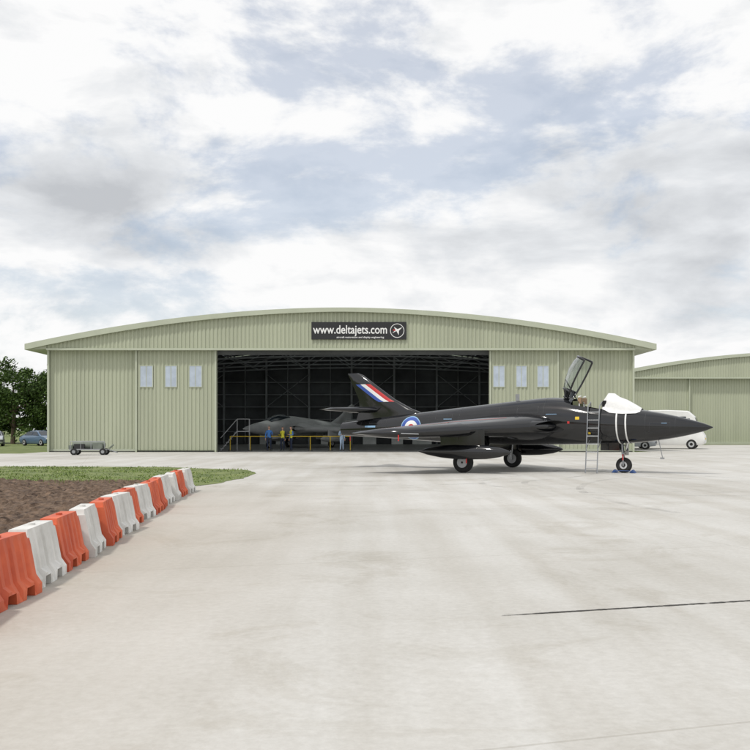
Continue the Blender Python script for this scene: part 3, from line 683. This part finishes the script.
cols=['bred','bred','bwhite','bred','bwhite','bred','bwhite','bred','bwhite','bred','bred','bwhite','bwhite','bred','bwhite']
base_ang=math.atan2(14.1,-1.4)
step=1.07
start=Vector((-3.22+.09,6.75)); dirb=Vector((-1.4,14.1)).normalized()
for i,cn in enumerate(cols):
    p=start+dirb*step*i
    if i>=len(cols)-2: p.x+=.06*(i-len(cols)+3)
    barrier((p.x+random.uniform(-.04,.04),p.y,.005),base_ang+R(random.uniform(-7,4)),cn)

# ------------------------------------------------------------ trees
def tree(x,y,h,cr_,nl=9000,seed=0):
    rd=random.Random(seed); P=empty('tree',(x,y,0))
    b=B(); b.tube((0,0,0),(.1,0,h*.3),.28,.2,8); b.tube((.1,0,h*.3),(0,.1,h*.7),.2,.08,8)
    ends=[]
    for i in range(14):
        a=rd.random()*6.28; z0=h*(.18+.45*rd.random()); l=cr_*(.5+.5*rd.random()); q=(math.cos(a)*l,math.sin(a)*l,z0+l*.6*rd.random()+.4)
        b.tube((.05,0,z0),q,.09,.03,6); ends.append(q)
    b.out('trunk_and_limbs',['bark'],P)
    clumps=[(q[0],q[1],q[2],cr_*.38) for q in ends]
    for i in range(44):
        a=rd.random()*6.28; u=rd.random(); zz=h*(.06+.92*u); rr=cr_*math.sqrt(max(.05,1-((u-.38)/.66)**2))*(.3+.7*rd.random())
        clumps.append((math.cos(a)*rr,math.sin(a)*rr,zz,cr_*(.18+.2*rd.random())))
    vs=[];fs=[]
    for k in range(nl):
        c=clumps[rd.randrange(len(clumps))]
        d=Vector((rd.gauss(0,1),rd.gauss(0,1),rd.gauss(0,1))).normalized()*c[3]*(rd.random()**.4)
        p=Vector(c[:3])+Vector((d.x,d.y,d.z*.8))
        if p.z<.2: continue
        s=.08+.12*rd.random(); n=Vector((rd.gauss(0,1),rd.gauss(0,1),rd.gauss(.6,1))).normalized(); t=n.orthogonal().normalized(); q=n.cross(t); n0=len(vs)
        vs+=[p+t*s,p+q*s*.6,p-t*s,p-q*s*.6]; fs.append((n0,n0+1,n0+2,n0+3))
    mesh('crown',vs,fs,'leaf',P)
for i,(x,y,h,c) in enumerate([(-35.2,101,8.6,3.3),(-39,98,8.9,3.4),(-43,100,8.2,3.4),(-47,103,9,3.6),(-32,104,8.6,3.4),(-37,106,9.2,3.7)]): tree(x,y,h,c,11000,i)
vs=[];fs=[];rd=random.Random(3)
for k in range(26000):
    x=rd.uniform(-330,330); y=240+rd.uniform(-3,3)+40*math.sin(x*.01); top=4.5+2.5*noise.noise(Vector((x*.05,0,0)))+2*noise.noise(Vector((x*.2,3,0)))
    z=top*rd.random()**.6; s=.35+.5*rd.random(); n=Vector((rd.gauss(0,1),rd.gauss(0,1),rd.gauss(.5,1))).normalized(); t=n.orthogonal().normalized(); q=n.cross(t); p=Vector((x,y,z)); n0=len(vs)
    vs+=[p+t*s,p+q*s*.7,p-t*s,p-q*s*.7]; fs.append((n0,n0+1,n0+2,n0+3))
mesh('distant_hedgerow',vs,fs,'leaf')

# ------------------------------------------------------------ vehicles
def car(loc,rz,paint,nm='parked_car',van=False):
    P=empty(nm,loc,rz)
    if not van:
        W_=.86
        st=[(-2.12,.45,.62,.62,.5),(-2.05,.28,.80,.80,.62),(-1.75,.24,.92,.93,.8),(-1.25,.22,.97,1.22,.8),(-.75,.22,.98,1.42,.72),(0,.22,.97,1.46,.70),(.45,.22,.96,1.40,.72),(1.15,.22,.95,.97,.8),(1.7,.24,.85,.86,.8),(2.05,.28,.70,.70,.66),(2.12,.42,.58,.58,.5)]
    else:
        W_=1.05
        st=[(-2.8,.5,1.2,2.6,.92),(-2.75,.35,1.4,2.95,.97),(-2.0,.3,1.4,3.05,.97),(0,.3,1.4,3.08,.97),(1.6,.3,1.4,3.0,.96),(2.1,.3,1.4,2.55,.93),(2.5,.32,1.38,1.6,.95),(2.8,.4,1.1,1.15,.92),(2.88,.5,.9,.9,.85)]
    b=B(); rings=[]
    for x,zb,zw,zt,wt in st:
        f=W_; rings.append([(x,-f*.92,zb),(x,-f,zb+.18),(x,-f,zw*.75),(x,-f*.97,zw),(x,-f*(wt if not van else .96),zt-.06 if zt>zw+.1 else zt),(x,-f*(wt if not van else .96)*.8,zt),(x,f*(wt if not van else .96)*.8,zt),(x,f*(wt if not van else .96),zt-.06 if zt>zw+.1 else zt),(x,f*.97,zw),(x,f,zw*.75),(x,f,zb+.18),(x,f*.92,zb)])
    b.loft(rings); o=b.out('body',[paint],P); autosmooth(o,35)
    b=B()
    if not van:
        for sg in (-1,1):
            b.add([(-1.35,sg*.845,1.0),(-.9,sg*.70,1.34),(-.1,sg*.655,1.385),(-.1,sg*.845,1.0)],[(0,1,2,3)]); b.add([(-.03,sg*.845,1.0),(-.03,sg*.655,1.385),(.42,sg*.665,1.35),(.95,sg*.845,1.0)],[(0,1,2,3)])
        b.add([(1.12,-.68,1.0),(1.12,.68,1.0),(.5,.56,1.40),(.5,-.56,1.40)],[(0,1,2,3)]); b.add([(-1.32,-.66,1.22),(-1.32,.66,1.22),(-.8,.56,1.43),(-.8,-.56,1.43)],[(0,1,2,3)])
    else:
        for sg in (-1,1):
            for x0,x1 in ((-2.4,-1.5),(-1.4,-.5),(-.4,.5),(.6,1.5)):
                b.box(x0,x1,sg*1.035-.02,sg*1.035+.02,1.85,2.55)
            b.add([(1.6,sg*1.04,1.6),(2.35,sg*1.01,1.6),(2.05,sg*.985,2.4),(1.6,sg*1.03,2.4)],[(0,1,2,3)])
        b.add([(2.56,-.85,1.62),(2.56,.85,1.62),(2.16,.82,2.5),(2.16,-.82,2.5)],[(0,1,2,3)])
    b.out('windows',['glassdark'],P,fixn=False)
    b=B(); r=.32 if not van else .38
    for x in ((-1.3,1.32) if not van else (-1.8,1.9)):
        for sg in (-1,1):
            b.lathe([(-.11,r*.6),(-.11,r*.9),(-.08,r),(.08,r),(.11,r*.9),(.11,r*.6)],(x,sg*(W_-.08),r),(0,1,0),24,0); b.lathe([(-.1,.01),(-.12,r*.6),(.12,r*.6),(.1,.01)],(x,sg*(W_-.08),r),(0,1,0),16,1)
    o=b.out('wheels',['tyre','hub'],P); autosmooth(o,30)
    b=B(); xf=st[-1][0]; xb=st[0][0]; z=.62 if not van else .95
    for sg in (-1,1): b.box(xf-.12,xf+.0,sg*.62-.14,sg*.62+.14,z,z+.12,0); b.box(xb+.0,xb+.12,sg*.66-.1,sg*.66+.1,z+.05,z+.22,1)
    b.box(xf-.02,xf+.03,-.26,.26,z-.2,z-.09,2)
    b.out('lamps_and_plate',['white','red','yellow'],P,bevel=.01)
    return P
car((-31.6,86,0),R(-35),'carblue'); car((-35.2,84,0),R(-70),'carsilver'); car((-39.5,87,0),R(20),'white')
car((23.7,72,.004),R(-24),'white','white_minibus',van=True)
car((20.0,70,.004),R(160),'carsilver')

P=empty('equipment_trolley',((91-371)*54/900,54,.004),R(3))
b=B()
b.box(-1.2,1.0,-.4,.4,.30,.37,1)
b.lathe([(-1.0,.10),(-.95,.2),(-.5,.24),(.3,.24),(.8,.2),(.95,.12)],(-.1,0,.60),(1,0,0),20,0)
b.box(-.9,-.3,-.38,-.12,.37,.66,2); b.box(.2,.75,-.36,.36,.37,.7,0)
for x in (-.9,.8):
    for y in (-.42,.42): b.lathe([(-.06,.1),(-.05,.2),(.05,.2),(.06,.1)],(x,y,.2),(0,1,0),18,3); b.lathe([(-.065,.01),(-.065,.1),(.065,.1),(.065,.01)],(x,y,.2),(0,1,0),12,1)
for x in (-1.1,-.5,.1,.9):
    b.tube((x,-.4,.37),(x,-.4,.82),.02,mi=1,n=6)
b.tube((-1.1,-.4,.82),(.9,-.4,.82),.02,mi=1,n=6); b.tube((1.0,0,.33),(1.55,0,.15),.03,mi=1); b.tube((1.55,-.12,.15),(1.55,.12,.15),.03,mi=1)
b.tube((1.1,-.05,.4),(1.35,-.05,.62),.05,mi=0); b.box(-1.25,-1.0,-.3,.3,.37,.58,0)
o=b.out('trolley_assembly',['rubbish','metal','signblk','tyre'],P); autosmooth(o,35)

P=empty('safety_railing',(0,65.2,.008))
b=B()
for x in np.arange(-10.2,-1.4,1.45):
    b.tube((x,0,0),(x,0,1.05),.03,mi=0,n=8); b.lathe([(0,.18),(.04,.16),(.05,.04)],(x,0,0),(0,0,1),14,1)
b.tube((-10.2,0,1.03),(-1.5,0,1.03),.032,n=8)
b.out('rail_and_posts',['yellow','signblk'],P)
P=empty('maintenance_steps',(-10.2,66.5,.008),R(10))
b=B()
for y in (-.4,.4):
    b.tube((-.9,y,0),(.3,y,1.4),.03,n=6); b.tube((.3,y,0),(.3,y,2.3),.025,n=6); b.tube((1.2,y,0),(1.2,y,2.3),.025,n=6); b.tube((.3,y,2.3),(1.2,y,2.3),.025,n=6); b.tube((-.9,y,.9),(.3,y,2.3),.025,n=6)
b.box(.3,1.2,-.4,.4,1.36,1.42)
for q in range(6): t=(q+.5)/6; b.box(-.9+1.2*t-.12,-.9+1.2*t+.12,-.4,.4,1.4*t-.02,1.4*t+.02)
b.out('steps_frame',['ladder'],P)

# ------------------------------------------------------------ people
def person(loc,rz,top,vest,legs,h=1.76,pose=0):
    P=empty('person',loc,rz)
    k=h/1.76
    V=[];E=[];Rd=[]
    def v(p,r,par=None):
        V.append((p[0]*k,p[1]*k,p[2]*k)); Rd.append(r*k); i=len(V)-1
        if par is not None: E.append((par,i))
        return i
    pel=v((0,0,.95),.14); wa=v((0,.01,1.1),.125,pel); ch=v((0,.0,1.32),.15,wa); nb=v((0,.01,1.46),.075,ch); nk=v((0,-.005,1.53),.052,nb); v((0,-.02,1.60),.055,nk)
    for sg in (-1,1):
        hip=v((sg*.10,0,.88),.095,pel); st=.05*(1 if sg==pose else -.3)
        kn=v((sg*.115,-st,.49),.062,hip); an=v((sg*.12,st*.4,.10),.042,kn); he=v((sg*.12,st*.4-.02,.05),.045,an); v((sg*.14,st*.4-.16,.035),.035,he)
        sh=v((sg*.18,.0,1.41),.065,ch)
        if sg==pose:
            el=v((sg*.25,.03,1.14),.045,sh); wr=v((sg*.17,-.20,1.16),.030,el); hd=v((sg*.15,-.27,1.17),.030,wr); fd=Vector((-.15*sg,-.97,.05)); sd=Vector((1,0,.0))
        else:
            el=v((sg*.24,.02,1.13),.045,sh); wr=v((sg*.25,-.03,.88),.030,el); hd=v((sg*.25,-.045,.81),.032,wr); fd=Vector((0,-.12,-.98)); sd=Vector((0,1,0))
        base=Vector(V[hd])/k
        for q in range(4):
            o_=sd*(.026*(q-1.5)); p1=base+o_+fd*.03; a=v(p1,.010,hd); ln=(.055,.065,.06,.045)[q]; a2=v(p1+fd*ln*.6+Vector((-sg*.008,0,0)),.009,a); v(p1+fd*ln+Vector((-sg*.022,-.004,0)),.008,a2)
        tb=v(Vector(V[wr])/k+fd*.035-sd*.035,.011,wr); v(Vector(V[wr])/k+fd*.075-sd*.052,.009,tb)
    me=bpy.data.meshes.new('b'); me.from_pydata(V,E,[]); o=bpy.data.objects.new('tmpbody',me); COL.objects.link(o)
    sk=o.modifiers.new('s','SKIN'); 
    for i,r in enumerate(Rd):
        dsk=me.skin_vertices[0].data[i]; dsk.radius=(r,r*(.72 if i in (1,2,0) else 1)); dsk.use_root=(i==0)
    sb=o.modifiers.new('ss','SUBSURF'); sb.levels=1; sb.render_levels=1
    bpy.context.view_layer.update()
    dg=bpy.context.evaluated_depsgraph_get(); m2=bpy.data.meshes.new_from_object(o.evaluated_get(dg)); bpy.data.objects.remove(o)
    m2.materials.clear()
    for q in (top,legs,'skin','shoe',vest or top): m2.materials.append(M[q])
    for p in m2.polygons:
        c=p.center/k; mi=0
        if c.z<.09: mi=3
        elif c.z<.96 and abs(c.x)<.2: mi=1
        elif c.z>1.5: mi=2
        elif abs(c.x)>.16 and (c.z<.90 or c.y<-.16): mi=2
        elif abs(c.x)<.2 and c.z>.96: mi=4
        p.material_index=mi; p.use_smooth=True
    bo=bpy.data.objects.new('body',m2); COL.objects.link(bo); bo.parent=P
    bm=bmesh.new(); bmesh.ops.create_uvsphere(bm,u_segments=24,v_segments=18,radius=1)
    for w_ in bm.verts:
        x,y,z=w_.co; 
        jaw=1-.28*max(0,-z); w_.co=Vector((x*.075*jaw,y*.095*(1-.12*max(0,-z)),z*.118))
        if y<0:
            if abs(x)<.22 and -.35<z<.1: w_.co.y-=.020*(1-abs(x)/.22)*(1-(z+.15)**2*8 if abs(z+.15)<.35 else 0)
            if .05<z<.3 and .2<abs(x)<.6: w_.co.y+=.007
            if -.62<z<-.5 and abs(x)<.35: w_.co.y+=.004
        w_.co=(w_.co+Vector((0,-.02,1.655)))*k
    hm=bpy.data.meshes.new('head'); bm.to_mesh(hm); bm.free(); hm.materials.append(M['skin']); hm.materials.append(M['hair'])
    for p in hm.polygons:
        c=p.center/k-Vector((0,-.02,1.655)); p.use_smooth=True
        if c.z>.055 and c.y>-.085 or (c.y>.02 and c.z>-.05): p.material_index=1
    ho=bpy.data.objects.new('head',hm); COL.objects.link(ho); ho.parent=P
    b=B()
    for sg in (-1,1):
        b.lathe([(-.008,.008),(-.004,.026),(.006,.028),(.01,.01)],(sg*.076*k,-.012*k,1.65*k),(1,0,0),12,0)
        b.lathe([(0,.009),(.006,.006),(.008,.001)],(sg*.028*k,-.103*k,1.672*k),(0,-1,0),10,1)
    b.out('ears_and_eyes',['skin','signblk'],P,smooth=True)
    return P
person((-7.3,64.4,.008),R(15),'shirtblue','shirtblue','navy',1.78,1)
person((-6.35,64.7,.008),R(-30),'navy','hivis','navy',1.72,-1)
person((-5.7,64.3,.008),R(-60),'shirtblue','hivis','navy',1.75,1)
person((-2.1,64.6,.008),R(40),'shirtlb','shirtlb','shirtlb',1.74,-1)
print('done')
